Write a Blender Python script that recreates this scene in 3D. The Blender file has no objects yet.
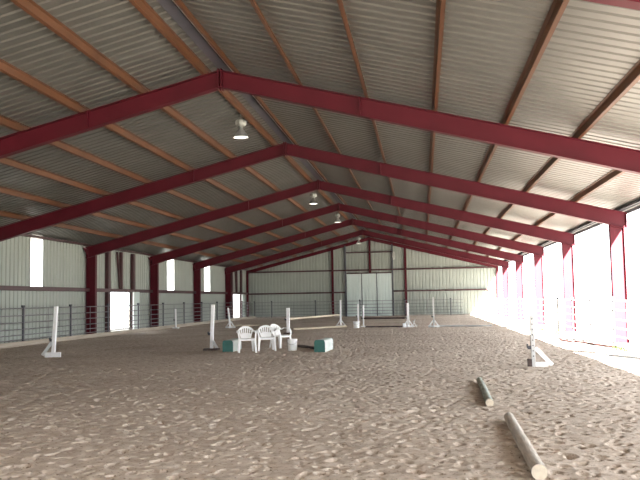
import bpy, bmesh, math, random
import numpy as np
from mathutils import Vector, Matrix
random.seed(7); rng = np.random.default_rng(11)
scn = bpy.context.scene
COL = scn.collection
PI = math.pi

# ------------------------------------------------------------------ dimensions
XL, XR = -16.28, 6.755            # closed wall side, open side (outer face of the posts)
XC = (XL + XR) / 2; HW = (XR - XL) / 2
ZR, SLOPE = 7.226, 0.249          # rafter top at the ridge, roof slope 3:12
Y1, BAY, LAST = 17.88, 8.868, 7.634
YE = Y1 + 5 * BAY + LAST          # end wall
YF = -7.0                         # front edge of the roof
def frame_y(n): return YE if n == 7 else Y1 + (n - 1) * BAY
def rtop(x): return ZR - SLOPE * abs(x - XC)

# ------------------------------------------------------------------ materials
def mat(name, color, rough=.6, metal=0., var=.12, scale=6., bump=0., bscale=30., stretch=None, tint=None, spec=.5):
    m = bpy.data.materials.new(name); m.use_nodes = True
    nt = m.node_tree; b = nt.nodes['Principled BSDF']
    tc = nt.nodes.new('ShaderNodeTexCoord')
    mp = nt.nodes.new('ShaderNodeMapping'); nt.links.new(tc.outputs['Object'], mp.inputs[0])
    if stretch: mp.inputs['Scale'].default_value = stretch
    n = nt.nodes.new('ShaderNodeTexNoise'); n.inputs['Scale'].default_value = scale; n.inputs['Detail'].default_value = 5
    nt.links.new(mp.outputs[0], n.inputs['Vector'])
    r = nt.nodes.new('ShaderNodeValToRGB')
    lo = [c * (1 - var) for c in color]; hi = [min(1, c * (1 + var)) for c in (tint or color)]
    r.color_ramp.elements[0].position = .3; r.color_ramp.elements[1].position = .7
    r.color_ramp.elements[0].color = (*lo, 1); r.color_ramp.elements[1].color = (*hi, 1)
    nt.links.new(n.outputs['Fac'], r.inputs[0]); nt.links.new(r.outputs[0], b.inputs['Base Color'])
    b.inputs['Roughness'].default_value = rough; b.inputs['Metallic'].default_value = metal
    b.inputs['Specular IOR Level'].default_value = spec
    if bump:
        n2 = nt.nodes.new('ShaderNodeTexNoise'); n2.inputs['Scale'].default_value = bscale; n2.inputs['Detail'].default_value = 4
        nt.links.new(mp.outputs[0], n2.inputs['Vector'])
        bp = nt.nodes.new('ShaderNodeBump'); bp.inputs['Strength'].default_value = bump; bp.inputs['Distance'].default_value = .02
        nt.links.new(n2.outputs['Fac'], bp.inputs['Height']); nt.links.new(bp.outputs[0], b.inputs['Normal'])
    return m

M = {}
M['maroon'] = mat('maroon_paint', (.078, .0058, .0125), .5, var=.12, scale=1.5, spec=.2)
M['oxide'] = mat('red_oxide_purlin', (.112, .047, .021), .45, var=.2, scale=2.5, stretch=(1, .3, 1), spec=.3)
M['darkgirt'] = mat('dark_red_girt', (.055, .017, .020), .5, var=.15, scale=3)
M['eave'] = mat('dark_grey_eave', (.10, .10, .12), .5, var=.15, scale=3)
M['roof'] = mat('galvanised_roof_sheet', (.158, .157, .143), .42, metal=.45, var=.08, scale=1.2)
M['wallsheet'] = mat('white_wall_sheet', (.295, .322, .285), .45, var=.04, scale=.8)
M['doorsheet'] = mat('pale_door_sheet', (.52, .60, .57), .5, var=.03, scale=.8)
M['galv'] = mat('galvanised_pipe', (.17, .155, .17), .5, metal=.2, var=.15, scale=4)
M['rail_glare_door_edge'] = mat('glare_white_rail_and_door_edge', (.82, .80, .80), .5, var=.06, scale=4)  # near-white base colour paints sun glare into the open-side rails; also door edges
M['darksteel'] = mat('dark_steel', (.035, .035, .045), .5, var=.2, scale=5)
M['plank'] = mat('weathered_plank', (.42, .36, .29), .8, var=.2, scale=4, stretch=(1, .15, 4), bump=.2)
M['white'] = mat('white_paint', (.90, .90, .91), .5, var=.05, scale=5)
M['plastic'] = mat('white_plastic', (.93, .93, .93), .35, var=.02, scale=3)
M['greyboard'] = mat('worn_white_board', (.74, .75, .75), .7, var=.12, scale=6)
M['brownwood'] = mat('dark_brown_wood', (.075, .05, .045), .75, var=.25, scale=6, bump=.2)
M['greenend'] = mat('teal_green_paint', (.03, .135, .115), .5, var=.12, scale=6)
M['greenside'] = mat('pale_grey_green_paint', (.52, .57, .54), .6, var=.12, scale=5)
M['log'] = mat('weathered_round_pole', (.46, .41, .36), .85, var=.22, scale=5, stretch=(6, .6, 6), bump=.5, bscale=18)
M['logend'] = mat('cut_pole_end', (.60, .52, .42), .85, var=.15, scale=14, bump=.3)
M['loggreen'] = mat('green_painted_pole', (.22, .26, .22), .75, var=.3, scale=5, stretch=(5, .8, 5), bump=.4, tint=(.34, .36, .31))
M['paleground'] = mat('pale_dirt', (.215, .20, .175), .95, var=.12, scale=.8, bump=.3, bscale=6)
M['strand'] = mat('dark_red_strand', (.11, .035, .035), .5, var=.1, scale=5)
M['grass'] = mat('grass_blade', (.035, .055, .008), .7, var=.35, scale=9)
M['tan'] = mat('tan_pole', (.58, .49, .37), .75, var=.12, scale=4)
M['greypole'] = mat('grey_pole', (.50, .50, .50), .6, var=.1, scale=4)
M['aluminium'] = mat('spun_aluminium', (.75, .76, .74), .28, metal=.85, var=.05, scale=5)
M['ballast'] = mat('grey_ballast_housing', (.34, .35, .32), .4, metal=.3, var=.08, scale=5)
M['cord'] = mat('pale_cord', (.55, .55, .52), .7)
M['skirt'] = mat('worn_sill_board', (.30, .27, .24), .8, var=.2, scale=3)

def emission(name, color, strength):
    m = bpy.data.materials.new(name); m.use_nodes = True; nt = m.node_tree
    nt.nodes.remove(nt.nodes['Principled BSDF'])
    e = nt.nodes.new('ShaderNodeEmission'); e.inputs[0].default_value = (*color, 1); e.inputs[1].default_value = strength
    nt.links.new(e.outputs[0], nt.nodes['Material Output'].inputs[0]); return m
M['lamp'] = emission('lit_lamp', (1, .97, .85), 3.0)

def translucent():
    m = bpy.data.materials.new('clear_wall_sheet'); m.use_nodes = True; nt = m.node_tree
    nt.nodes.remove(nt.nodes['Principled BSDF'])
    a = nt.nodes.new('ShaderNodeBsdfTranslucent'); a.inputs[0].default_value = (.93, .93, .93, 1)
    t = nt.nodes.new('ShaderNodeBsdfTransparent'); t.inputs[0].default_value = (.95, .95, .95, 1)
    mx = nt.nodes.new('ShaderNodeMixShader'); mx.inputs[0].default_value = .35
    nt.links.new(a.outputs[0], mx.inputs[1]); nt.links.new(t.outputs[0], mx.inputs[2])
    nt.links.new(mx.outputs[0], nt.nodes['Material Output'].inputs[0]); return m
M['clear'] = translucent()

def sand_material():
    m = bpy.data.materials.new('arena_sand'); m.use_nodes = True; nt = m.node_tree
    b = nt.nodes['Principled BSDF']; b.inputs['Roughness'].default_value = .95; b.inputs['Specular IOR Level'].default_value = .15
    tc = nt.nodes.new('ShaderNodeTexCoord')
    def noise(s, d):
        n = nt.nodes.new('ShaderNodeTexNoise'); n.inputs['Scale'].default_value = s; n.inputs['Detail'].default_value = d
        nt.links.new(tc.outputs['Object'], n.inputs['Vector']); return n
    big = noise(.35, 3); small = noise(7, 6); fine = noise(45, 3)
    r1 = nt.nodes.new('ShaderNodeValToRGB')
    r1.color_ramp.elements[0].position = .33; r1.color_ramp.elements[1].position = .62
    r1.color_ramp.elements[0].color = (.455, .375, .31, 1); r1.color_ramp.elements[1].color = (.61, .52, .445, 1)
    nt.links.new(small.outputs['Fac'], r1.inputs[0])
    r2 = nt.nodes.new('ShaderNodeValToRGB')
    r2.color_ramp.elements[0].position = .3; r2.color_ramp.elements[1].position = .7
    r2.color_ramp.elements[0].color = (.84, .82, .80, 1); r2.color_ramp.elements[1].color = (1.06, 1.06, 1.06, 1)
    nt.links.new(big.outputs['Fac'], r2.inputs[0])
    mx = nt.nodes.new('ShaderNodeMix'); mx.data_type = 'RGBA'; mx.blend_type = 'MULTIPLY'; mx.inputs['Factor'].default_value = 1
    nt.links.new(r1.outputs[0], mx.inputs[6]); nt.links.new(r2.outputs[0], mx.inputs[7])
    sp = noise(24, 2); r3 = nt.nodes.new('ShaderNodeValToRGB')
    r3.color_ramp.elements[0].position = .31; r3.color_ramp.elements[1].position = .39
    r3.color_ramp.elements[0].color = (.48, .44, .41, 1); r3.color_ramp.elements[1].color = (1, 1, 1, 1)
    nt.links.new(sp.outputs['Fac'], r3.inputs[0])
    mx2 = nt.nodes.new('ShaderNodeMix'); mx2.data_type = 'RGBA'; mx2.blend_type = 'MULTIPLY'; mx2.inputs['Factor'].default_value = 1
    nt.links.new(mx.outputs[2], mx2.inputs[6]); nt.links.new(r3.outputs[0], mx2.inputs[7])
    nt.links.new(mx2.outputs[2], b.inputs['Base Color'])
    add = nt.nodes.new('ShaderNodeMath'); add.operation = 'MULTIPLY_ADD'; add.inputs[1].default_value = .25
    nt.links.new(fine.outputs['Fac'], add.inputs[0]); nt.links.new(small.outputs['Fac'], add.inputs[2])
    bp = nt.nodes.new('ShaderNodeBump'); bp.inputs['Strength'].default_value = .6; bp.inputs['Distance'].default_value = .035
    nt.links.new(add.outputs[0], bp.inputs['Height']); nt.links.new(bp.outputs[0], b.inputs['Normal'])
    return m
M['sand'] = sand_material()

# ------------------------------------------------------------------ mesh helper
class MB:
    def __init__(s): s.v = []; s.f = []; s.m = []
    def add(s, vs, fs, m=0):
        o = len(s.v); s.v += [tuple(p) for p in vs]
        for f in fs: s.f.append(tuple(i + o for i in f)); s.m.append(m)
        return s
    def hexa(s, p, m=0):      # 8 points: bottom ring, top ring
        return s.add(p, [(3, 2, 1, 0), (4, 5, 6, 7), (0, 1, 5, 4), (1, 2, 6, 5), (2, 3, 7, 6), (3, 0, 4, 7)], m)
    def box(s, x0, x1, y0, y1, z0, z1, m=0):
        return s.hexa([(x0, y0, z0), (x1, y0, z0), (x1, y1, z0), (x0, y1, z0), (x0, y0, z1), (x1, y0, z1), (x1, y1, z1), (x0, y1, z1)], m)
    def beam(s, a, b, w, h, up=(0, 0, 1), m=0, w2=None, h2=None):
        a = Vector(a); b = Vector(b); d = (b - a).normalized(); r = d.cross(Vector(up)).normalized(); u = r.cross(d)
        w2 = w if w2 is None else w2; h2 = h if h2 is None else h2
        ring = lambda c, w, h: [c - r * w / 2 - u * h / 2, c + r * w / 2 - u * h / 2, c + r * w / 2 + u * h / 2, c - r * w / 2 + u * h / 2]
        return s.hexa(ring(a, w, h) + ring(b, w2, h2), m)
    def tube(s, pts, rad, n=8, m=0, cap=True):
        pts = [Vector(p) for p in pts]; k = len(pts)
        rad = rad if isinstance(rad, (list, tuple)) else [rad] * k
        vs = []; prev = None
        for i, p in enumerate(pts):
            d = (pts[min(i + 1, k - 1)] - pts[max(i - 1, 0)]).normalized()
            if prev is None:
                ref = Vector((0, 0, 1)) if abs(d.z) < .9 else Vector((1, 0, 0))
            else: ref = prev
            r = d.cross(ref).normalized(); u = r.cross(d).normalized(); prev = u
            for j in range(n):
                t = 2 * PI * j / n; vs.append(p + (r * math.cos(t) + u * math.sin(t)) * rad[i])
        fs = [(i * n + j, i * n + (j + 1) % n, (i + 1) * n + (j + 1) % n, (i + 1) * n + j) for i in range(k - 1) for j in range(n)]
        if cap: fs += [tuple(range(n - 1, -1, -1)), tuple((k - 1) * n + j for j in range(n))]
        return s.add(vs, fs, m)
    def lathe(s, prof, n=20, m=0, c=(0, 0, 0), cap=True):
        vs = [(c[0] + r * math.cos(2 * PI * j / n), c[1] + r * math.sin(2 * PI * j / n), c[2] + z) for r, z in prof for j in range(n)]
        k = len(prof)
        fs = [(i * n + j, i * n + (j + 1) % n, (i + 1) * n + (j + 1) % n, (i + 1) * n + j) for i in range(k - 1) for j in range(n)]
        if cap: fs += [tuple(range(n - 1, -1, -1)), tuple((k - 1) * n + j for j in range(n))]
        return s.add(vs, fs, m)
    def prism(s, poly, f0, f1, m=0):   # 2D polygon, two maps to 3D
        n = len(poly); vs = [f0(*p) for p in poly] + [f1(*p) for p in poly]
        fs = [tuple(range(n - 1, -1, -1)), tuple(range(n, 2 * n))] + [(i, (i + 1) % n, n + (i + 1) % n, n + i) for i in range(n)]
        return s.add(vs, fs, m)
    def build(s, name, mats, parent=None, loc=None, smooth=False, bevel=0, fixn=True, **props):
        me = bpy.data.meshes.new(name); me.from_pydata(s.v, [], s.f)
        for mm in (mats if isinstance(mats, (list, tuple)) else [mats]): me.materials.append(mm)
        me.polygons.foreach_set('material_index', s.m)
        if fixn:
            bm = bmesh.new(); bm.from_mesh(me); bmesh.ops.recalc_face_normals(bm, faces=bm.faces); bm.to_mesh(me); bm.free()
        if smooth:
            me.polygons.foreach_set('use_smooth', [True] * len(me.polygons))
            me.set_sharp_from_angle(angle=math.radians(40))
        o = bpy.data.objects.new(name, me); COL.objects.link(o)
        if parent: o.parent = parent
        if loc: o.location = loc
        if bevel:
            b = o.modifiers.new('bevel', 'BEVEL'); b.width = bevel; b.segments = 2; b.limit_method = 'ANGLE'
        for k_, v_ in props.items(): o[k_] = v_
        return o

def thing(name, label, cat, loc=(0, 0, 0), rz=0, group=None):
    o = bpy.data.objects.new(name, None); o.empty_display_size = .2; COL.objects.link(o)
    o.location = loc; o.rotation_euler = (0, 0, rz); o['label'] = label; o['category'] = cat
    if group: o['group'] = group
    return o
def tag(o, label, cat, group=None):
    o['label'] = label; o['category'] = cat
    if group: o['group'] = group
    return o
def dup(root, loc, rz, label, group=None):
    r = root.copy(); COL.objects.link(r); r.location = loc; r.rotation_euler = (0, 0, rz); r['label'] = label
    if group: r['group'] = group
    for ch in list(root.children):
        c = ch.copy(); COL.objects.link(c); c.parent = r
        for g in list(ch.children):
            d = g.copy(); COL.objects.link(d); d.parent = c
    return r
ORD = ['first', 'second', 'third', 'fourth', 'fifth', 'sixth', 'seventh', 'eighth', 'ninth', 'tenth', 'eleventh', 'twelfth', 'thirteenth', 'fourteenth', 'fifteenth', 'sixteenth']

# ------------------------------------------------------------------ floor of hoof-marked sand
def sand_height(X, Y):
    h = np.zeros_like(X)
    def vnoise(X, Y, cell, seed):
        g = np.random.default_rng(seed).random((256, 256))
        x = X / cell + 90; y = Y / cell + 30; xi = np.floor(x).astype(int); yi = np.floor(y).astype(int)
        fx = x - xi; fy = y - yi; fx = fx * fx * (3 - 2 * fx); fy = fy * fy * (3 - 2 * fy)
        a = g[xi % 256, yi % 256]; b = g[(xi + 1) % 256, yi % 256]; c = g[xi % 256, (yi + 1) % 256]; d = g[(xi + 1) % 256, (yi + 1) % 256]
        return (a * (1 - fx) + b * fx) * (1 - fy) + (c * (1 - fx) + d * fx) * fy
    h += (vnoise(X, Y, 1.3, 1) - .5) * .022
    h += (vnoise(X, Y, .34, 2) - .5) * .014
    h += (vnoise(X * .8 + Y * .6, Y * .8 - X * .6, .12, 3) - .5) * .014
    # hoof prints: small sharp hollows with a low pushed-up rim, scattered one or two to a square foot
    for cell, seed, ra, rb, da, db, keep in ((.25, 21, .028, .050, .04, .085, .75), (.15, 22, .020, .034, .02, .05, .6)):
        g = np.random.default_rng(seed); T = 512
        jx, jy, rr, dd, an, el, kk = (g.random((T, T)) for _ in range(7))
        ci = np.floor(X / cell).astype(int); cj = np.floor(Y / cell).astype(int)
        for oi in (-1, 0, 1):
            for oj in (-1, 0, 1):
                i_, j_ = (ci + oi) % T, (cj + oj) % T
                px, py = (ci + oi + jx[i_, j_]) * cell, (cj + oj + jy[i_, j_]) * cell
                a_ = an[i_, j_] * PI; ux = (X - px) * np.cos(a_) + (Y - py) * np.sin(a_); uy = (Y - py) * np.cos(a_) - (X - px) * np.sin(a_)
                r_ = ra + (rb - ra) * rr[i_, j_]; q_ = np.sqrt((ux / (1 + .9 * el[i_, j_])) ** 2 + uy ** 2) / r_
                d_ = (da + (db - da) * dd[i_, j_]) * (kk[i_, j_] < keep)
                h -= d_ * np.exp(-q_ ** 4) - .10 * d_ * np.exp(-((q_ - 1.45) / .35) ** 2)
    return h
SX0, SX1 = XL + .55, 4.75
xs = np.concatenate([np.arange(SX0, -6, .05), np.arange(-6, SX1 + .02, .021)])
ys = np.concatenate([np.arange(YF, 6, .4), np.arange(6, 14, .020), np.arange(14, 22, .030), np.arange(22, 34, .055), np.arange(34, YE - .35, .12)])
GX, GY = np.meshgrid(xs, ys)
GZ = sand_height(GX, GY)
edge = np.clip((SX1 - .1 - GX) / .5, 0, 1); GZ = GZ * (.25 + .75 * edge)
bank = np.clip((SX0 + .9 - GX) / .9, 0, 1); GZ += bank ** 2 * .06
nx, ny = len(xs), len(ys)
idx = np.arange(nx * ny).reshape(ny, nx)
quads = np.stack([idx[:-1, :-1], idx[:-1, 1:], idx[1:, 1:], idx[1:, :-1]], -1).reshape(-1, 4)
me = bpy.data.meshes.new('floor')
me.vertices.add(nx * ny); me.vertices.foreach_set('co', np.stack([GX, GY, GZ], -1).astype(np.float32).ravel())
me.loops.add(quads.size); me.loops.foreach_set('vertex_index', quads.astype(np.int32).ravel())
me.polygons.add(len(quads)); me.polygons.foreach_set('loop_start', np.arange(0, quads.size, 4, dtype=np.int32))
me.update(calc_edges=True); me.validate()
me.polygons.foreach_set('use_smooth', np.ones(len(quads), dtype=bool))
me.materials.append(M['sand'])
floor = bpy.data.objects.new('floor', me); COL.objects.link(floor); floor['kind'] = 'structure'

g = MB(); ya, yb = YF + .1, float(ys[-1]) - .05; za = -.03
for x0, x1, y0, y1 in ((-160, SX0 + .05, -120, 240), (SX1 - .05, 160, -120, 240), (SX0 + .05, SX1 - .05, -120, ya), (SX0 + .05, SX1 - .05, yb, 240)):
    g.add([(x0, y0, za), (x1, y0, za), (x1, y1, za), (x0, y1, za)], [(0, 1, 2, 3)])
g.build('ground', M['paleground'], kind='structure')

# ------------------------------------------------------------------ corrugated sheets
RIB = .305
def profile(a, b):
    out = []
    k = math.floor(a / RIB) - 1
    pts = []
    while k * RIB < b + RIB:
        o = k * RIB
        pts += [(o, 0), (o + .205, 0), (o + .230, .034), (o + .280, .034)]
        k += 1
    def at(s):
        for (s0, d0), (s1, d1) in zip(pts, pts[1:]):
            if s0 <= s <= s1: return d0 + (d1 - d0) * (s - s0) / (s1 - s0)
        return 0
    out = [(a, at(a))] + [p for p in pts if a < p[0] < b] + [(b, at(b))]
    return out
def sheet(mb, a, b, f0, f1, m=0):   # f0/f1: (s, depth) -> 3D at both ends of the ribs
    pr = profile(a, b); vs = [f0(*p) for p in pr] + [f1(*p) for p in pr]; n = len(pr)
    mb.add(vs, [(i, i + 1, n + i + 1, n + i) for i in range(n - 1)], m)

DECK = .170                                    # purlin depth: deck height above rafter top
c = MB()
for sgn, xe in ((-1, XL - .45), (1, XR + .30)):
    sheet(c, YF, YE + .3, lambda s, d: (XC, s, ZR + DECK + d), lambda s, d: (xe, s, ZR - SLOPE * abs(xe - XC) + DECK + d))
ceil = c.build('ceiling', M['roof'], fixn=False, kind='structure')

# closed wall with three clear panels and two doorways
WX = XL - .05
OPEN = [(30.25, 31.28, 2.34, 4.55), (47.65, 49.06, 2.34, 4.55), (56.14, 57.65, 2.34, 4.55), (38.27, 41.17, -.1, 2.20), (64.34, 67.26, -.1, 2.20)]
w = MB()
cuts = sorted([YF] + [y for o in OPEN for y in o[:2]] + [YE + .1])
for a, b in zip(cuts, cuts[1:]):
    mid = (a + b) / 2; zs = [(-.1, 4.56)]
    for o in OPEN:
        if o[0] < mid < o[1]: zs = [z for z in ((-.1, o[2]), (o[3], 4.56)) if z[1] - z[0] > .05]
    for z0, z1 in zs:
        sheet(w, a, b, lambda s, d: (WX - d, s, z0), lambda s, d: (WX - d, s, z1))
w.build('wall_left', M['wallsheet'], fixn=False, kind='structure')
for i, o in enumerate(OPEN[:3]):
    p = MB(); sheet(p, o[0], o[1], lambda s, d: (WX - d, s, o[2]), lambda s, d: (WX - d, s, o[3]))
    p.build('window_%d' % (i + 1), M['clear'], fixn=False, kind='structure')

# end wall
w = MB()
def ztop(x): return rtop(x) + DECK
for a, b in ((XL - .3, XC), (XC, XR + .1)):
    sheet(w, a, b, lambda s, d: (s, YE + .12 + d, -.1), lambda s, d: (s, YE + .12 + d, ztop(s)))
w.build('wall_back', M['wallsheet'], fixn=False, kind='structure')
b = MB(); b.box(XL, XR, YE - .02, YE + .10, -.1, .10); b.build('baseboard_back', M['skirt'], kind='structure')

w = MB()
for a, b, z0 in ((XL - .3, -12.0, -.1), (-12.0, XC, 4.0), (XC, 4.6, 4.0), (4.6, XR + .1, -.1)):     # added unseen wall behind the camera, doorway shaped to light the near sand
    sheet(w, a, b, lambda s, d: (s, YF - d, z0), lambda s, d: (s, YF - d, ztop(s)))
w.build('wall_front_added', M['wallsheet'], fixn=False, kind='structure')

# sliding door in the end wall
DX0, DX1, DZ = -6.89, -2.77, 3.92
door = MB(); door.box(DX0, DX1, YE - .03, YE - .005, .02, DZ); dro = door.build('door_1', M['doorsheet'], kind='structure')
for a, b_ in ((DX0, -5.5), (-5.5, -4.13), (-4.13, DX1)):
    q = MB(); sheet(q, a + .04, b_ - .04, lambda s, d: (s, YE - .07 + d * .3, .06), lambda s, d: (s, YE - .07 + d * .3, DZ - .04))
    q.build('door_panel', M['doorsheet'], dro, fixn=False)
for x in (-5.5, -4.13):
    q = MB(); q.box(x - .035, x + .035, YE - .09, YE - .03, .03, DZ); q.build('door_stile', M['eave'], dro)
q = MB(); q.box(DX0, DX1, YE - .09, YE - .03, DZ - .05, DZ + .05); q.build('door_rail', M['darkgirt'], dro)

# sill planks that hold the sand along the closed wall
k = MB(); y = 20.0
while y < YE - 1:
    y2 = min(y + 4.9, YE - .8); k.box(-15.32, -15.27, y + .01, y2 - .01, -.1, .19); y = y2
k.build('baseboard_left', M['plank'], kind='structure')
# eave trim on the open side
t = MB(); xe = XR + .30; ze = ZR - SLOPE * (xe - XC) + DECK
t.box(xe - .02, xe + .03, YF, YE + .3, ze - .10, ze + .05); t.build('trim_1', M['eave'], kind='structure')

# ------------------------------------------------------------------ steel frames
def depth(x): return .42 + .11 * abs(x - XC) / HW
def isec(mb, a, b, da, db, up_is, n, flw=.20, tw=.018, tf=.018):
    pass
def make_frame(n, label):
    Y = frame_y(n); root = thing('steel_frame', label, 'frame', (XC, Y, 0), 0, 'maroon steel frames of the hall')
    fl = .11; tw = .012; tf = .02
    for s in (-1, 1):
        # post: web and two flanges
        xo = HW * s; xi = (HW - .46) * s; zk_o = ZR - SLOPE * HW - .53; zk_i = ZR - SLOPE * (HW - .46) - .53
        p = MB()
        p.hexa([(xi, -tw, -.1), (xo, -tw, -.1), (xo, tw, -.1), (xi, tw, -.1), (xi, -tw, zk_i), (xo, -tw, zk_o), (xo, tw, zk_o), (xi, tw, zk_i)])
        x2 = xi + tf * s; p.box(min(xi, x2), max(xi, x2), -fl, fl, -.1, zk_i)
        x3 = xo - tf * s; p.box(min(xo, x3), max(xo, x3), -fl, fl, -.1, zk_o)
        po = p.build('post', M['maroon'], root)
        kp = MB(); kp.hexa([(xi, -fl, zk_i - .02), (xo, -fl, zk_o - .02), (xo, fl, zk_o - .02), (xi, fl, zk_i - .02), (xi, -fl, zk_i + .015), (xo, -fl, zk_o + .015), (xo, fl, zk_o + .015), (xi, fl, zk_i + .015)])
        kp.build('knee_plate', M['maroon'], root)
        # rafter: tapered web between flanges
        x0, x1 = .0, HW * s + .10 * s
        zt0, zt1 = ZR, ZR - SLOPE * abs(x1); zb0, zb1 = ZR - .42, ZR - SLOPE * abs(x1) - .53
        r = MB()
        def slab(za0, za1, zb0_, zb1_, hw):
            r.hexa([(x0, -hw, za0), (x1, -hw, za1), (x1, hw, za1), (x0, hw, za0), (x0, -hw, zb0_), (x1, -hw, zb1_), (x1, hw, zb1_), (x0, hw, zb0_)])
        slab(zb0 + tf, zb1 + tf, zt0 - tf, zt1 - tf, tw)
        slab(zt0 - tf, zt1 - tf, zt0, zt1, fl); slab(zb0, zb1, zb0 + tf, zb1 + tf, fl)
        r.box(min(x1, x1 - tf * s), max(x1, x1 - tf * s), -fl, fl, zb1, zt1)
        ro = r.build('rafter', M['maroon'], root)
        # stiffener and bolted splice a third of the way down
        st = MB()
        for xx in (3.4,):
            x = xx * s; zt = ZR - SLOPE * xx; st.hexa([(x - .02, -fl, zt - depth(XC + x)), (x + .02, -fl, zt - depth(XC + x)), (x + .02, fl, zt - depth(XC + x)), (x - .02, fl, zt - depth(XC + x)), (x - .02, -fl, zt), (x + .02, -fl, zt), (x + .02, fl, zt), (x - .02, fl, zt)])
        st.build('splice_plate', M['maroon'], root)
        if s < 0:
            gm = MB(); gm.prism([(0, zk_o + .45), (-.62, zk_o + .45), (0, zk_o + .02)], lambda y, z: (xo + .06, y, z), lambda y, z: (xo + .09, y, z))
            gm.build('knee_bracket', M['maroon'], root)
    a = MB()
    for x in (-.05, .02): a.box(x, x + .03, -.13, .13, ZR - .47, ZR + .03)
    a.build('ridge_plate', M['maroon'], root)
    for s in (-1, 1):
        bp = MB(); x = (HW - .23) * s; bp.box(x - .28, x + .28, -.16, .16, -.1, -.02); bp.build('base_plate', M['eave'], root)
    return root
FL = ['nearest maroon steel frame, only a sliver of its rafter shows overhead',
      'maroon steel frame with the broadest fully seen rafter, before the first hanging lamp',
      'maroon steel frame just beyond the first hanging lamp, nearest post on the open side',
      'maroon steel frame whose post stands before the first doorway of the closed wall',
      'maroon steel frame whose post stands just beyond the first doorway of the closed wall',
      'maroon steel frame whose post stands between the two far clear wall panels',
      'maroon steel frame whose post stands beside the far doorway, last before the end wall']
for n in range(7): make_frame(n, FL[n])
# end-wall frame: lighter rafter and corner posts
root = thing('end_frame', 'thin maroon frame fixed flat against the end wall under the roof', 'frame', (XC, YE - .02, 0))
for s in (-1, 1):
    p = MB(); x = (HW - .10) * s; p.box(x - .10, x + .10, -.1, .1, -.1, ZR - SLOPE * HW - .2); p.build('post', M['maroon'], root)
    r = MB(); r.hexa([(0, -.06, ZR - .30), (HW * s, -.06, ZR - SLOPE * HW - .30), (HW * s, .08, ZR - SLOPE * HW - .30), (0, .08, ZR - .30), (0, -.06, ZR), (HW * s, -.06, ZR - SLOPE * HW), (HW * s, .08, ZR - SLOPE * HW), (0, .08, ZR)])
    r.build('rafter', M['maroon'], root)

# ------------------------------------------------------------------ purlins (Z sections running the length of the hall)
def zsec(mb, y0, y1, x, s, lean):
    z = ZR - SLOPE * abs(x - XC)
    # s: side of the roof; lean: direction of the lower flange
    t = .006; d = .165; f = .06
    def P(u, v): return (x + u, z + v - SLOPE * s * u)
    for (u0, u1, v0, v1) in ((-t, t, 0, d), (min(0, lean * f), max(0, lean * f), 0, .012), (min(0, -lean * f), max(0, -lean * f), d - .012, d), (lean * f - .005, lean * f + .005, 0, .03)):
        a = P(u0, v0); b_ = P(u1, v0); c_ = P(u1, v1); d_ = P(u0, v1)
        mb.hexa([(a[0], y0, a[1]), (b_[0], y0, b_[1]), (b_[0], y1, b_[1]), (a[0], y1, a[1]), (d_[0], y0, d_[1]), (c_[0], y0, c_[1]), (c_[0], y1, c_[1]), (d_[0], y1, d_[1])])
for s, side in ((-1, 'closed-wall'), (1, 'open-side')):
    for i, off in enumerate((.37, 1.95, 3.55, 5.15, 6.75, 8.35, 9.95)):
        m = MB(); zsec(m, YF + .1, YE, XC + s * off, s, s)
        o = m.build('roof_purlin', M['oxide'])
        tag(o, 'red oxide purlin on the %s slope of the roof, %s' % (side, ['beside the ridge', 'first below the ridge one', 'second below the ridge one', 'third below the ridge one', 'fourth below the ridge one', 'fifth below the ridge one', 'next to the eave'][i]), 'purlin', 'roof purlins on the %s slope' % side)
for s, lab in ((-1, 'dark eave strut along the top of the closed wall'), (1, 'dark grey eave strut along the open side above the posts')):
    m = MB(); x = XC + s * (HW - (.09 if s < 0 else .02)); z = ZR - SLOPE * HW + .05
    m.box(x - .06, x + .06, YF + .1, YE, z, z + .085); m.box(x - .10, x + .10, YF + .1, YE, z + .0, z + .02)
    tag(m.build('eave_strut', M['darkgirt'] if s < 0 else M['eave']), lab, 'beam')
m = MB(); m.box(XC - .10, XC + .17, YF, YE, ZR + DECK - .075, ZR + DECK - .06)
tag(m.build('ridge_strip', M['eave']), 'dark grey strip running along the ridge between two purlins', 'ridge_band')  # thin dark grey strip set just under the deck at the ridge
m = MB(); m.tube([(XC + .23, YF + .2, ZR + .075), (XC + .23, YE - .2, ZR + .075)], .022, 8)
tag(m.build('conduit', M['aluminium'], smooth=True), 'shiny metal conduit running along the ridge', 'conduit')

# ------------------------------------------------------------------ girts and door posts
def girt(y0, y1, z, label):
    m = MB(); m.box(WX + .01, WX + .015, y0, y1, z - .09, z + .09); m.box(WX + .01, WX + .2, y0, y1, z - .09, z - .08)
    m.box(WX + .01, WX + .2, y0, y1, z + .08, z + .09); m.box(WX + .19, WX + .2, y0, y1, z - .09, z + .09)
    tag(m.build('wall_girt', M['darkgirt']), label, 'girt', 'girts on the closed wall')
GZ_ = 2.26
spans = [(26.77, 35.60, 'dark red girt under the nearest clear panel of the closed wall'),
         (35.64, 37.83, 'short dark girt between maroon post and dark post before the nearer doorway'),
         (38.15, 41.33, 'dark red girt over the nearer doorway of the closed wall'),
         (41.65, 44.46, 'short dark girt past the sliding leaf of the nearer doorway'),
         (44.51, 53.33, 'dark red girt under the middle clear panel of the closed wall'),
         (53.38, 62.19, 'dark red girt under the far clear panel of the closed wall'),
         (62.24, 63.88, 'short dark girt just before the far doorway of the closed wall'),
         (64.20, 67.38, 'dark red girt over the far doorway of the closed wall'),
         (67.70, 69.70, 'short dark girt in the far corner past the far doorway')]
for a, b_, l in spans: girt(a, b_, GZ_, l)
def jamb(x0, x1, y0, y1, z0, z1, label, m='darkgirt', name='door_post'):
    q = MB(); q.box(x0, x1, y0, y1, z0, z1); tag(q.build(name, M[m]), label, 'post')
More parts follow.
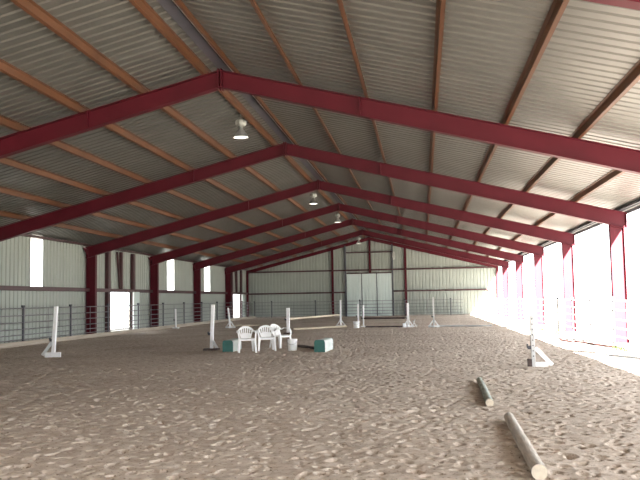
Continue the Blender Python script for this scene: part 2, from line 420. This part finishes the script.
for d0, d1, which in ((38.0, 41.50, 'nearer'), (64.05, 67.55, 'far')):
    jamb(WX + .01, WX + .20, d0 - .16, d0 + .14, -.1, 4.35, 'dark post on the camera side of the %s doorway' % which)
    jamb(WX + .01, WX + .19, d1 - .16, d1 + .14, -.1, 4.35, 'dark post behind the sliding leaf of the %s doorway' % which)
    ym = (d0 + d1) / 2
    jamb(WX + .01, WX + .17, ym - .05, ym + .15, GZ_ + .09, 4.35, 'short dark post standing on the girt over the %s doorway' % which, name='short_post')
    q = MB(); q.beam((WX + .1, ym - .55, 4.33), (WX + .1, ym - .16, GZ_ + .12), .06, .10, (1, 0, 0))
    tag(q.build('brace', M['darkgirt']), 'slanting dark brace beside the short post over the %s doorway' % which, 'brace')
    q = MB(); q.box(WX + .215, WX + .255, d1 - .34, d1 + .60, .02, 2.20)
    lf = tag(q.build('sliding_door', M['doorsheet']), 'pale blue sliding door pushed open beside the %s doorway' % which, 'door')
    q = MB(); q.box(WX + .255, WX + .27, d1 - .34, d1 - .26, .02, 2.20); q.build('door_edge', M['rail_glare_door_edge'], lf)

def epost(x, z0, z1, label, w=.20, m='maroon', name='wall_post'):
    q = MB(); q.box(x - w / 2, x - w / 2 + .02, YE - .10, YE + .10, z0, z1); q.box(x + w / 2 - .02, x + w / 2, YE - .10, YE + .10, z0, z1); q.box(x - w / 2, x + w / 2, YE - .01, YE + .01, z0, z1)
    q.box(x - w / 2, x + w / 2, YE - .10, YE - .09, z0, z1)
    tag(q.build(name, M[m]), label, 'post')
epost(-8.18, -.1, rtop(-8.18) - .2, 'maroon post on the end wall, nearer the closed wall than the sliding door')
epost(-1.50, -.1, rtop(-1.50) - .2, 'maroon post on the end wall, on the open side of the sliding door')
epost(-4.73, DZ + .05, ZR - .25, 'dark maroon post running from ridge to sliding door head', .18)
epost(-6.98, -.1, rtop(-6.98) - .2, 'dark grey jamb post of sliding door, closed wall side', .12, 'eave', 'door_jamb')
epost(-2.68, -.1, rtop(-2.68) - .2, 'dark grey jamb post of sliding door, open side', .12, 'eave', 'door_jamb')
def egirt(x0, x1, z, label, m='darkgirt', h=.13):
    q = MB(); q.box(x0, x1, YE - .12, YE - .11, z - h / 2, z + h / 2); q.box(x0, x1, YE - .12, YE + .10, z - h / 2, z - h / 2 + .012); q.box(x0, x1, YE - .12, YE + .1, z + h / 2 - .012, z + h / 2)
    tag(q.build('wall_girt', M[m]), label, 'girt', 'girts on the end wall')
egirt(XL + .2, XR - .5, 4.21, 'long dark girt across the whole end wall just above the sliding door')
egirt(XL + .2, DX0 - .15, 2.20, 'dark red girt halfway up the end wall, closed wall side of sliding door')
egirt(DX1 + .15, XR - .8, 2.24, 'dark red girt halfway up the end wall, open side of sliding door')
egirt(DX0, DX1 + .1, 5.83, 'highest short dark girt on the end wall under the ridge', h=.10)
cd = MB()
for kx in range(3):
    cd.tube([(-2.55 + .03 * kx + .09 * math.cos(t) * (1 - .1 * kx), YE - .17 - .012 * kx, 5.45 + .36 * math.sin(t)) for t in np.linspace(0, 2 * PI, 21)], .016, 6)
tag(cd.build('cord_coil', M['cord'], smooth=True), 'pale coiled cord hanging high beside the jamb of the end wall door', 'cord')

# ------------------------------------------------------------------ pipe fence panels
def fence_panel(name, loc, rz, L, label, group, rails, pipe='galv', posts='darksteel', first=True):
    root = thing(name, label, 'fence panel', loc, rz, group)
    for z in rails:
        q = MB(); q.tube([(0.03, 0, z), (L - .06, 0, z)], .021, 7); q.build('rail', M[pipe], root, smooth=True)
    q = MB(); q.tube([(L / 2, 0, rails[0]), (L / 2, 0, rails[-1])], .014, 6); q.build('upright', M[pipe], root, smooth=True)
    q = MB(); q.tube([(.0, 0, -.1), (.0, 0, rails[-1] + .05)], .034, 8); po = q.build('post', M[posts], root, smooth=True)
    q = MB(); q.box(-.06, .06, -.05, .05, rails[-1] + .03, rails[-1] + .12); q.build('cap', M[posts], po)
    if first:
        q = MB(); q.tube([(.09, 0, rails[0] - .1), (.09, 0, rails[-1])], .018, 6); q.build('end_upright', M[pipe], root, smooth=True)
    return root
R6 = (.24, .42, .64, .90, 1.17, 1.45); R5 = (.26, .52, .80, 1.10, 1.40)
FL2 = ['cut off by the picture edge', 'behind the plank-footed white standard', 'across the post before the nearer doorway', 'across the nearer doorway', 'just past the nearer doorway',
       'under the middle clear panel', 'at the post beyond the middle clear panel', 'under the far clear panel', 'before the far doorway', 'across the far doorway', 'in the corner by the end wall']
y = 24.1; PL = 4.07; protos = None
for i in range(11):
    lab = 'grey pipe fence panel along the closed wall, ' + FL2[i]
    if protos is None: protos = fence_panel('fence_panel', (-15.50, y, 0), PI / 2, PL, lab, 'pipe fence panels along the closed wall', R6)
    else: dup(protos, (-15.50, y, 0), PI / 2, lab)
    y += PL
X0 = -13.74; proto = None
EL = ['nearest the closed wall', 'between that and the maroon post', 'behind the two poled standards', 'in front of the sliding door', 'next past the door towards open side']
for i in range(4):
    lab = 'grey pipe fence panel along the end wall, ' + ['first from the closed wall corner', 'across the post beside the sliding door', 'in front of the sliding door', 'at the maroon post on the open side'][i]
    if proto is None: proto = fence_panel('fence_panel', (X0, YE - .9, 0), 0, 4.04, lab, 'pipe fence panels along the end wall', R5)
    else: dup(proto, (X0 + 4.04 * i, YE - .9, 0), 0, lab)
fence_panel('fence_panel', (X0 + 4.04 * 4, YE - .9, 0), 0, 1.15, 'short grey fence panel ending the row along the end wall', 'pipe fence panels along the end wall', R5)
fence_panel('fence_panel', (X0 - 1.6, YE - .9, 0), 0, 1.55, 'short grey fence panel filling the far corner by closed wall', 'pipe fence panels along the end wall', R5)
proto = None
for i, y in enumerate(np.arange(19.1, 66, 3.45)):
    lab = 'sunlit pipe fence panel, rails coloured glare-white, on the open side, %s from the camera' % ORD[i]
    if proto is None: proto = fence_panel('fence_panel', (6.12, y, 0), PI / 2, 3.45, lab, 'sunlit fence panels on the open side', R5, 'rail_glare_door_edge', 'darksteel')
    else: dup(proto, (6.12, y, 0), PI / 2, lab)

# ------------------------------------------------------------------ hanging lamps
def lamp(loc, label):
    root = thing('hanging_lamp', label, 'lamp', loc, 0, 'lamps hung along the ridge')
    q = MB(); q.tube([(0, 0, .80), (0, 0, .60)], .015, 6); q.tube([(.0, 0, .62), (.05, 0, .57), (0, 0, .54)], .012, 6); q.build('hook', M['ballast'], root, smooth=True)
    q = MB(); q.lathe([(.05, .56), (.12, .55), (.155, .52), (.16, .40), (.13, .36), (.07, .33)], 16)
    for a in range(8):
        ca, sa = math.cos(a * PI / 4), math.sin(a * PI / 4); q.beam((ca * .155, sa * .155, .41), (ca * .155, sa * .155, .52), .02, .03, (ca, sa, 0))
    q.build('ballast_housing', M['ballast'], root, smooth=True)
    q = MB(); q.lathe([(.06, .33), (.07, .26), (.11, .20), (.17, .12), (.215, .03), (.23, 0), (.225, 0), (.205, .03), (.16, .12), (.10, .19), (.05, .25)], 24, cap=False)
    q.build('reflector', M['aluminium'], root, smooth=True)
    q = MB(); q.lathe([(.01, .20), (.045, .17), (.07, .10), (.06, .04), (.02, .01)], 14); q.build('bulb', M['lamp'], root, smooth=True)
    q = MB(); q.lathe([(.205, .03), (.207, .025), (.15, .012), (.01, .008)], 20); q.build('lens', M['lamp'], root, smooth=True)
    return root
lm = lamp((-5.32, 22.3, 6.52), 'lit bell-shaped lamp hanging between the two nearest full frames')
for loc, l in (((-5.39, 38.3, 6.45), 'small lit bell lamp hanging below the third rafter peak in view'), ((-5.39, 49.5, 6.60), 'small lit bell lamp hanging below the fourth rafter peak in view'), ((-5.39, 66.0, 6.35), 'farthest lit bell lamp, just in front of the end wall')):
    dup(lm, loc, 0, l)

# ------------------------------------------------------------------ white plastic chairs
def make_chair(label, loc, rz):
    root = thing('plastic_chair', label, 'chair', loc, rz, 'white plastic chairs in the arena')
    # seat: dished slab with rounded corners, front edge rolled down
    N = 10; vs = []; top = {}
    def seat_z(u, v): return .425 - .018 * (1 - (2 * u - 1) ** 2) * (1 - (2 * v - 1) ** 2) - (.028 * max(0, (v - .82) / .18) ** 2)
    q = MB(); gt = []; gb = []
    for j in range(N + 1):
        for i in range(N + 1):
            u, v = i / N, j / N; wdt = .215 + .025 * v; x = (2 * u - 1) * wdt; yy = .20 - .44 * v
            cr = max(0, abs(2 * u - 1) - .7) / .3; yy += (.05 * cr ** 2) * (1 if v > .5 else -1) * abs(2 * v - 1)
            gt.append((x, yy, seat_z(u, v))); gb.append((x, yy, seat_z(u, v) - .022 - (.02 if i in (0, N) or j in (0, N) else 0)))
    n1 = N + 1; K = n1 * n1; fs = []
    for j in range(N):
        for i in range(N):
            a = j * n1 + i; fs.append((a, a + 1, a + n1 + 1, a + n1)); fs.append((K + a, K + a + n1, K + a + n1 + 1, K + a + 1))
    bd = [i for i in range(N)] + [i * n1 + N for i in range(N)] + [N * n1 + N - i for i in range(N)] + [(N - i) * n1 for i in range(N)]
    for a, b_ in zip(bd, bd[1:] + bd[:1]): fs.append((a, b_, K + b_, K + a))
    q.add(gt + gb, fs); q.build('seat', M['plastic'], root, smooth=True)
    # backrest: fan of slats between a solid lower band and an arched rim
    def bp(a, t):          # a: -1..1 across, t: 0..1 up
        hw = .20 + .085 * t ** .8; x = a * hw
        zt = .80 - .13 * a ** 2 - .05 * a ** 4; z = .42 + (zt - .42) * t
        yb = .19 + .13 * t - .10 * a ** 2 * (0.4 + .6 * t)
        return Vector((x, yb, z))
    q = MB()
    def patch(a0f, a1f, t0, t1, na, nt_, th=.014):
        f_, bk = [], []
        for j in range(nt_ + 1):
            t = t0 + (t1 - t0) * j / nt_
            for i in range(na + 1):
                a = a0f(t) + (a1f(t) - a0f(t)) * i / na; p = bp(a, t); f_.append(p); bk.append(p + Vector((0, th, -.002)))
        n1 = na + 1; K = len(f_); fs = []
        for j in range(nt_):
            for i in range(na):
                c0 = j * n1 + i; fs += [(c0, c0 + 1, c0 + n1 + 1, c0 + n1), (K + c0, K + c0 + n1, K + c0 + n1 + 1, K + c0 + 1)]
        bd = [i for i in range(na)] + [i * n1 + na for i in range(nt_)] + [nt_ * n1 + na - i for i in range(na)] + [(nt_ - i) * n1 for i in range(nt_)]
        for c0, c1 in zip(bd, bd[1:] + bd[:1]): fs.append((c0, c1, K + c1, K + c0))
        q.add(f_ + bk, fs)
    patch(lambda t: -.80, lambda t: .80, 0, .42, 14, 3)
    patch(lambda t: -1.0, lambda t: 1.0, .82, 1.0, 18, 2, .020)
    for k in range(7):
        ac = -.81 + k * .27
        wd = .088
        patch(lambda t, ac=ac: ac * (.80 + .2 * t) - wd * .9, lambda t, ac=ac: ac * (.80 + .2 * t) + wd * .9, .40, .84, 2, 4)
    q.build('backrest', M['plastic'], root, smooth=True)
    for s in (-1, 1):
        # arm: from the rim sweeping forward and down into the front leg
        pts = [bp(s * .98, .86), Vector((s * .285, .10, .655)), Vector((s * .290, -.06, .650)), Vector((s * .285, -.17, .630)), Vector((s * .272, -.225, .575)), Vector((s * .258, -.245, .48)), Vector((s * .250, -.25, .41))]
        q = MB(); wds = [.05, .055, .06, .06, .055, .05, .05]
        vs = []; 
        for i, p in enumerate(pts):
            d = (pts[min(i + 1, 6)] - pts[max(i - 1, 0)]).normalized(); sd = Vector((1, 0, 0)); nrm = d.cross(sd).normalized()
            w_ = wds[i] / 2; h_ = .011
            vs += [p - sd * w_ - nrm * h_, p + sd * w_ - nrm * h_, p + sd * w_ + nrm * h_, p - sd * w_ + nrm * h_]
        fs = [(i * 4 + j, i * 4 + (j + 1) % 4, i * 4 + 4 + (j + 1) % 4, i * 4 + 4 + j) for i in range(6) for j in range(4)] + [(3, 2, 1, 0), (24, 25, 26, 27)]
        q.add(vs, fs); q.build('armrest', M['plastic'], root, smooth=True)
        # legs: L-section, flared outward
        def leg(xt, yt, xb, yb, dy):
            q = MB(); 
            q.hexa([(xb - .024, yb - .012, -.02), (xb + .024, yb - .012, -.02), (xb + .024, yb + .012, -.02), (xb - .024, yb + .012, -.02), (xt - .034, yt - .014, .42), (xt + .034, yt - .014, .42), (xt + .034, yt + .014, .42), (xt - .034, yt + .014, .42)])
            e = s * .022; eb = xb + e; et = xt + s * .03
            q.hexa([(eb - .008, yb, -.02), (eb + .008, yb, -.02), (eb + .008, yb + dy * .045, -.02), (eb - .008, yb + dy * .045, -.02), (et - .009, yt, .42), (et + .009, yt, .42), (et + .009, yt + dy * .07, .42), (et - .009, yt + dy * .07, .42)])
            q.build('leg', M['plastic'], root)
        leg(s * .235, -.235, s * .265, -.275, 1); leg(s * .195, .19, s * .235, .275, -1)
    return root
ch = make_chair('white plastic chair beside the teal-ended jump block, first of the row of three', (-5.53, 23.66, 0), math.radians(19))
dup(ch, (-5.01, 24.22, 0), math.radians(16), 'white plastic chair in the middle of the row of three')
dup(ch, (-4.80, 25.5, 0), math.radians(56), 'white plastic chair turned sideways, set back behind the white bucket')

# ------------------------------------------------------------------ buckets
def bucket(name, label, loc, r=.155, h=.37, rz=0):
    root = thing(name, label, 'bucket', loc, rz)
    q = MB(); q.lathe([(r * .86, -.02), (r * .88, .02), (r * .96, h * .78), (r * 1.03, h * .78), (r * 1.03, h * .84), (r * .97, h * .84), (r * .99, h * .93), (r * 1.05, h * .93), (r * 1.05, h), (r * .96, h), (r * .93, h * .8), (r * .84, .03)], 24)
    q.build('body', M['plastic'], root, smooth=True)
    q = MB(); q.tube([(r * 1.05 * math.cos(t), -.01 - .10 * math.sin(t) * 1.2 - .06, h * .88 - .12 * math.sin(t)) if 0 < t < PI else (r * 1.05 * math.cos(t), 0, h * .88) for t in np.linspace(0, PI, 15)], .004, 6)
    q.build('handle', M['galv'], root, smooth=True)
    return root
bucket('bucket', 'white bucket standing upright beside the sideways plastic chair', (-4.12, 23.95, 0))
bucket('bucket', 'white bucket on the sand near the end wall, against a short standard', (-3.66, 42.1, 0), .18, .36)

# ------------------------------------------------------------------ jump blocks
def jump_block(label, loc, rz, L=1.35):
    root = thing('jump_block', label, 'jump block', loc, rz, 'teal-ended jump blocks')
    w = .165; h = .36
    prof = [(-w, -.02), (w, -.02), (w, .20)] + [(w - .06 + .06 * math.cos(t), h - .10 + .10 * math.sin(t)) for t in np.linspace(0, PI / 2, 5)] + [(-w + .06 - .06 * math.sin(t), h - .10 + .10 * math.cos(t)) for t in np.linspace(0, PI / 2, 5)] + [(-w, .20)]
    q = MB(); q.prism(prof, lambda x, z: (x, .025, z), lambda x, z: (x, L - .025, z))
    for z in (.10, .21): q.box(w - .002, w + .012, .03, L - .03, z - .012, z + .012)
    q.build('body', M['greenside'], root, smooth=True)
    for a in (0, L - .024):
        q = MB(); q.prism([(x * 1.02, z * 1.01) for x, z in prof], lambda x, z: (x, a, z), lambda x, z: (x, a + .024, z)); q.build('end_board', M['greenend'], root, smooth=True, label='teal green end board')
    return root
jump_block('long pale jump block with teal end, partly behind the first plastic chair', (-6.13, 23.62, 0), math.radians(2))
jump_block('long pale jump block with teal end, standing alone past the bucket', (-3.17, 23.30, 0), math.radians(-4))

# ------------------------------------------------------------------ jump standards
def standard(label, loc, h, rz=0, lean=(0, 0), w=.09, feet='cross', cup=.6, foot_m='white', post_m='white', brace=None, holes=False, board=None):
    root = thing('jump_standard', label, 'jump standard', loc, rz, 'jump standards in the arena')
    tx, ty = lean[0], lean[1]
    q = MB(); q.hexa([(-w / 2, -w / 2, -.03), (w / 2, -w / 2, -.03), (w / 2, w / 2, -.03), (-w / 2, w / 2, -.03)] + [(tx + a * w / 2, ty + b_ * w / 2, h) for a, b_ in ((-1, -1), (1, -1), (1, 1), (-1, 1))])
    if holes:
        z = .22
        while z < h - .05:
            q.box(-.013 + tx * z / h, .013 + tx * z / h, -w / 2 - .004 + ty * z / h, -w / 2 + .01 + ty * z / h, z, z + .03, 1); z += .12
    q.build('post', [M[post_m], M['darksteel']], root, bevel=.006)
    if feet == 'cross':
        for a in (0, PI / 2):
            q = MB(); dx, dy = math.cos(a), math.sin(a)
            q.beam((-dx * .30, -dy * .30, .035), (dx * .30, dy * .30, .035), .07, .11); q.build('foot', M[foot_m], root, bevel=.005)
        for a in (0, PI):
            q = MB(); q.beam((math.cos(a) * .24, 0, .08), (math.cos(a) * .04, 0, .36), .05, .03, (0, 1, 0)); q.build('brace', M[foot_m], root)
    elif feet == 'board':
        q = MB(); bw = board or .42; q.box(-bw * .45, bw * .55, -.10, -.03, -.03, .15); q.build('foot', M[foot_m], root, bevel=.006)
    elif feet == 'slab':
        q = MB(); bw = board or .5; q.box(-bw / 2, bw / 2, -.16, .16, -.03, .07); q.build('foot', M[foot_m], root, bevel=.006)
    if brace:
        for (a, b_, m_) in brace:
            q = MB(); q.beam(a, b_, .09, .04, (0, 1, .3)); q.build('brace', M[m_], root, bevel=.005)
    if cup:
        q = MB(); s = cup / h; q.box(-w / 2 - .07 + tx * s, -w / 2 + .0 + tx * s, -.05 + ty * s, .05 + ty * s, cup - .03, cup + .05); q.box(-w / 2 - .09 + tx * s, -w / 2 - .07 + tx * s, -.05 + ty * s, .05 + ty * s, cup - .0, cup + .09)
        q.build('jump_cup', M['darksteel'], root, label='dark jump cup')
    return root
standard('white jump standard with a plank foot beside the closed wall fence', (-11.12, 22.0, 0), 1.53, 0, (.06, .05), .10, 'board', .50, 'white', 'white', [((-.40, .12, .05), (-.02, .03, .50), 'greyboard')], board=.50)
standard('tall white jump standard on a dark foot before the first teal-ended block', (-6.90, 24.5, 0), 1.49, 0, (.06, 0), .10, 'slab', .52, 'brownwood', 'white', [((.20, .05, .02), (.03, 0, .33), 'greyboard')], board=.48)
standard('leaning white jump standard near the far doorway of the closed wall', (-11.37, 44.5, 0), 1.2, 0, (-.13, 0), .09, 'cross', .62, 'greyboard')
standard('white jump standard rising just behind the sideways plastic chair', (-6.35, 35.8, 0), 1.22, 0, (0, 0), .14, 'slab', .66, 'brownwood', board=.4)
standard('white jump standard at the far end of the tan rail', (-4.79, 44.6, 0), 1.55, 0, (0, 0), .09, 'cross', .72, 'greyboard')
standard('short white jump standard behind the far bucket', (-3.68, 43.6, 0), 1.30, 0, (0, 0), .09, 'cross', .60, 'tan')
standard('white jump standard with a broad white foot, beside the far bucket', (-3.35, 43.2, 0), 1.23, 0, (0, 0), .08, 'slab', .48, 'white', board=.36)
standard('thick white jump standard among clutter at the end of dark rails', (-.84, 42.6, 0), 1.32, 0, (0, 0), .12, 'cross', .48, 'white')
standard('thin grey jump standard standing alone nearest the open side at back', (.55, 42.1, 0), 1.62, 0, (0, 0), .07, 'cross', .55, 'greyboard', 'greypole')
standard('white jump standard pierced with holes, nearest the open side, with slanting brace', (2.45, 18.0, 0), 1.18, 0, (-.01, 0), .085, 'none', .42, 'white', 'greypole', [((.42, .06, .02), (.05, 0, .42), 'white')], True)
so = [o for o in COL.objects if o.name.startswith('jump_standard')][-1]
q = MB(); q.box(-.13, -.045, -.10, .06, -.03, .17); q.build('weight_block', M['brownwood'], so, label='dark block at the foot')
q = MB(); q.box(.04, .32, -.02, .02, -.03, .10); q.build('foot', M['white'], so)
standard('short white jump standard leaning at the fence under the middle clear panel', (-14.75, 44.6, 0), 1.18, 0, (-.02, 0), .08, 'slab', .5, 'greyboard', board=.36)

# ------------------------------------------------------------------ poles
def pole(label, a, b, r, m, cat='pole', cut=None, n=14, r2=None, segs=8, name='jump_pole'):
    a = Vector(a); b = Vector(b); base = a.copy(); root = thing(name, label, cat, base, 0, 'rails and poles of the jumps')
    d = b - a; pts = []; rad = []
    for i in range(segs + 1):
        t = i / segs; p = d * t + Vector((random.uniform(-1, 1) * r * .06, 0, random.uniform(-1, 1) * r * .05)); pts.append(p); rad.append((r + ((r2 or r) - r) * t) * random.uniform(.97, 1.03))
    q = MB(); q.tube(pts, rad, n); q.build('shaft', M[m], root, smooth=True)
    if cut:
        u = d.normalized()
        q = MB(); q.tube([pts[0] - u * .004, pts[0] + u * .002], rad[0] * .96, n); q.build('cut_end', M[cut], root, label='pale sawn end')
    return root
pole('thick weathered round pole lying on the sand closest to the camera', (.972, 7.02, .060), (1.05, 10.2, .052), .070, 'log', cut='logend', n=18, r2=.062, segs=14)
pole('greenish grey round pole lying on the sand beyond the closest one', (.925, 11.55, .05), (1.01, 14.75, .05), .060, 'loggreen', cut='logend', n=16, r2=.052, segs=12)
pole('dark brown pole lying on the sand between bucket and lone jump block', (-4.22, 25.8, .04), (-3.45, 24.5, .04), .05, 'brownwood')
pole('tan rail resting on cups between two white jump standards', (-6.36, 36.0, .70), (-4.86, 44.4, .68), .05, 'tan')
pole('tan ground pole lying under the tan raised rail', (-6.85, 40.4, .05), (-4.35, 43.3, .05), .055, 'tan')
pole('tan ground pole lying by the leaning standard near the closed wall', (-11.9, 46.8, .05), (-10.2, 47.3, .05), .05, 'tan')
pole('dark brown rail raised between two far white standards', (-3.30, 42.95, .50), (-1.02, 42.62, .50), .05, 'brownwood')
pole('dark brown pole on the sand under the dark raised rail', (-3.2, 42.5, .04), (-1.1, 42.5, .04), .05, 'brownwood')
pole('grey pole on the sand by the thin grey standard', (.75, 42.5, .045), (3.6, 41.9, .045), .045, 'greypole')
# clutter at the foot of the thick far standard
def little_box(name, label, loc, s, m, cat):
    root = thing(name, label, cat, loc, random.uniform(-.3, .3))
    q = MB(); q.box(-s[0] / 2, s[0] / 2, -s[1] / 2, s[1] / 2, -.02, s[2]); q.build('body', M[m], root, bevel=.01)
    q = MB(); q.box(-s[0] / 2 - .01, s[0] / 2 + .01, -s[1] / 2 - .01, s[1] / 2 + .01, s[2], s[2] + .03); q.build('lid', M[m], root)
little_box('small_box', 'small white box at the foot of the thick far standard', (-1.03, 41.9, 0), (.17, .17, .20), 'white', 'box')
little_box('dark_block', 'low dark block beside the small white box', (-1.30, 42.0, 0), (.25, .2, .06), 'brownwood', 'block')
q = MB(); q.tube([(0, 0, 0), (.16, 0, .42)], .02, 6); q.tube([(.26, 0, 0), (.04, 0, .36)], .02, 6); q.tube([(.02, .1, .02), (.3, .1, .12)], .02, 6)
o = q.build('folded_trestle', M['greyboard'], loc=(-.62, 42.1, 0)); tag(o, 'small pale crossed trestle beside the thick far standard', 'trestle')

# ------------------------------------------------------------------ open side: dark red strands and grass
def strand(label, pts):  # lays a thin dark red tube along a line on the ground
    P = [Vector(p) for p in pts]; out = []
    for i in range(len(P) - 1):
        p0, p1, p2, p3 = P[max(i - 1, 0)], P[i], P[i + 1], P[min(i + 2, len(P) - 1)]
        for t in np.linspace(0, 1, 8, endpoint=False):
            out.append(.5 * ((2 * p1) + (p2 - p0) * t + (2 * p0 - 5 * p1 + 4 * p2 - p3) * t * t + (3 * p1 - p0 - 3 * p2 + p3) * t ** 3))
    out.append(P[-1]); q = MB(); q.tube(out, .028, 8); tag(q.build('strand', M['strand'], smooth=True), label, 'strand')
strand('dark red strand curving over the bright ground by the nearest open-side post', [(4.85, 28.6, .0), (5.05, 27.4, .0), (5.15, 27.6, .0), (5.35, 27.0, .0), (5.5, 25.6, .0), (5.85, 24.3, .0)])
strand('dark strand piece on the bright ground at the edge of the sand', [(4.45, 20.0, .0), (4.6, 19.9, .0), (4.75, 19.4, .0), (4.9, 19.5, .0), (5.25, 19.3, .0)])
def tuft(loc, label, n=26, sz=.22, spread=.3):
    root_mb = MB()
    for i in range(n):
        a = random.uniform(0, 2 * PI); r = spread * math.sqrt(random.random()); x, y = r * math.cos(a) * .6, r * math.sin(a) * 1.4
        h = sz * random.uniform(.5, 1.2); b_ = random.uniform(0, 2 * PI); lx, ly = math.cos(b_) * h * .5, math.sin(b_) * h * .5
        px, py = -math.sin(b_) * .012, math.cos(b_) * .012
        root_mb.add([(x - px, y - py, 0), (x + px, y + py, 0), (x + lx * .4 + px * .8, y + ly * .4 + py * .8, h * .6), (x + lx * .4 - px * .8, y + ly * .4 - py * .8, h * .6), (x + lx, y + ly, h)], [(0, 1, 2, 3), (3, 2, 4)])
    tag(root_mb.build('grass_tuft', M['grass'], loc=loc, fixn=False), label, 'grass', 'grass tufts along the open side')
tuft((5.55, 23.0, -.035), 'grass tuft under the nearest stretch of the open-side fence', 40, .26, .45)
tuft((5.55, 32.8, -.035), 'small grass tuft at the open-side fence behind the holed standard', 30, .22, .35)
tuft((5.55, 36.8, -.035), 'green grass tuft at the open-side fence, second beyond the nearest', 34, .20, .5)
tuft((5.55, 45.0, -.035), 'faint grass tuft farthest along the open-side fence', 20, .2, .4)

# ------------------------------------------------------------------ light: hazy white sky and sun from the open side
wd = bpy.data.worlds.new('sky'); scn.world = wd; wd.use_nodes = True; nt = wd.node_tree
bg = nt.nodes['Background']; bg.inputs[0].default_value = (.93, .97, 1.0, 1); bg.inputs[1].default_value = 4.0
sun = bpy.data.lights.new('sun', 'SUN'); sun.energy = 82; sun.angle = math.radians(.6); sun.color = (1, .955, .89)
so_ = bpy.data.objects.new('sun', sun); COL.objects.link(so_)
so_.rotation_euler = Vector((1, -2.3, 1.51)).to_track_quat('Z', 'Y').to_euler(); so_.location = (30, -16, 45)

# ------------------------------------------------------------------ camera
F, YAW, PIT, ROLL, CH = 764.0, .1322, .0776, -.0173, 1.6
fw = Vector((-math.sin(YAW) * math.cos(PIT), math.cos(YAW) * math.cos(PIT), math.sin(PIT)))
r0 = fw.cross(Vector((0, 0, 1))).normalized(); u0 = r0.cross(fw)
r = r0 * math.cos(ROLL) + u0 * math.sin(ROLL); u = -r0 * math.sin(ROLL) + u0 * math.cos(ROLL)
cam = bpy.data.cameras.new('camera'); cam.sensor_width = 36; cam.lens = F / 640 * 36; cam.clip_end = 500
co = bpy.data.objects.new('camera', cam); COL.objects.link(co)
mw = Matrix((r, u, -fw)).transposed().to_4x4(); mw.translation = (0, 0, CH); co.matrix_world = mw
scn.camera = co
scn.view_settings.view_transform = 'Standard'; scn.view_settings.look = 'None'; scn.view_settings.gamma = 1
scn.view_settings.use_curve_mapping = False; scn.view_settings.exposure = 0.94
scn.cycles.use_denoising = True
scn.cycles.max_bounces = 12; scn.cycles.diffuse_bounces = 7; scn.cycles.sample_clamp_indirect = 8
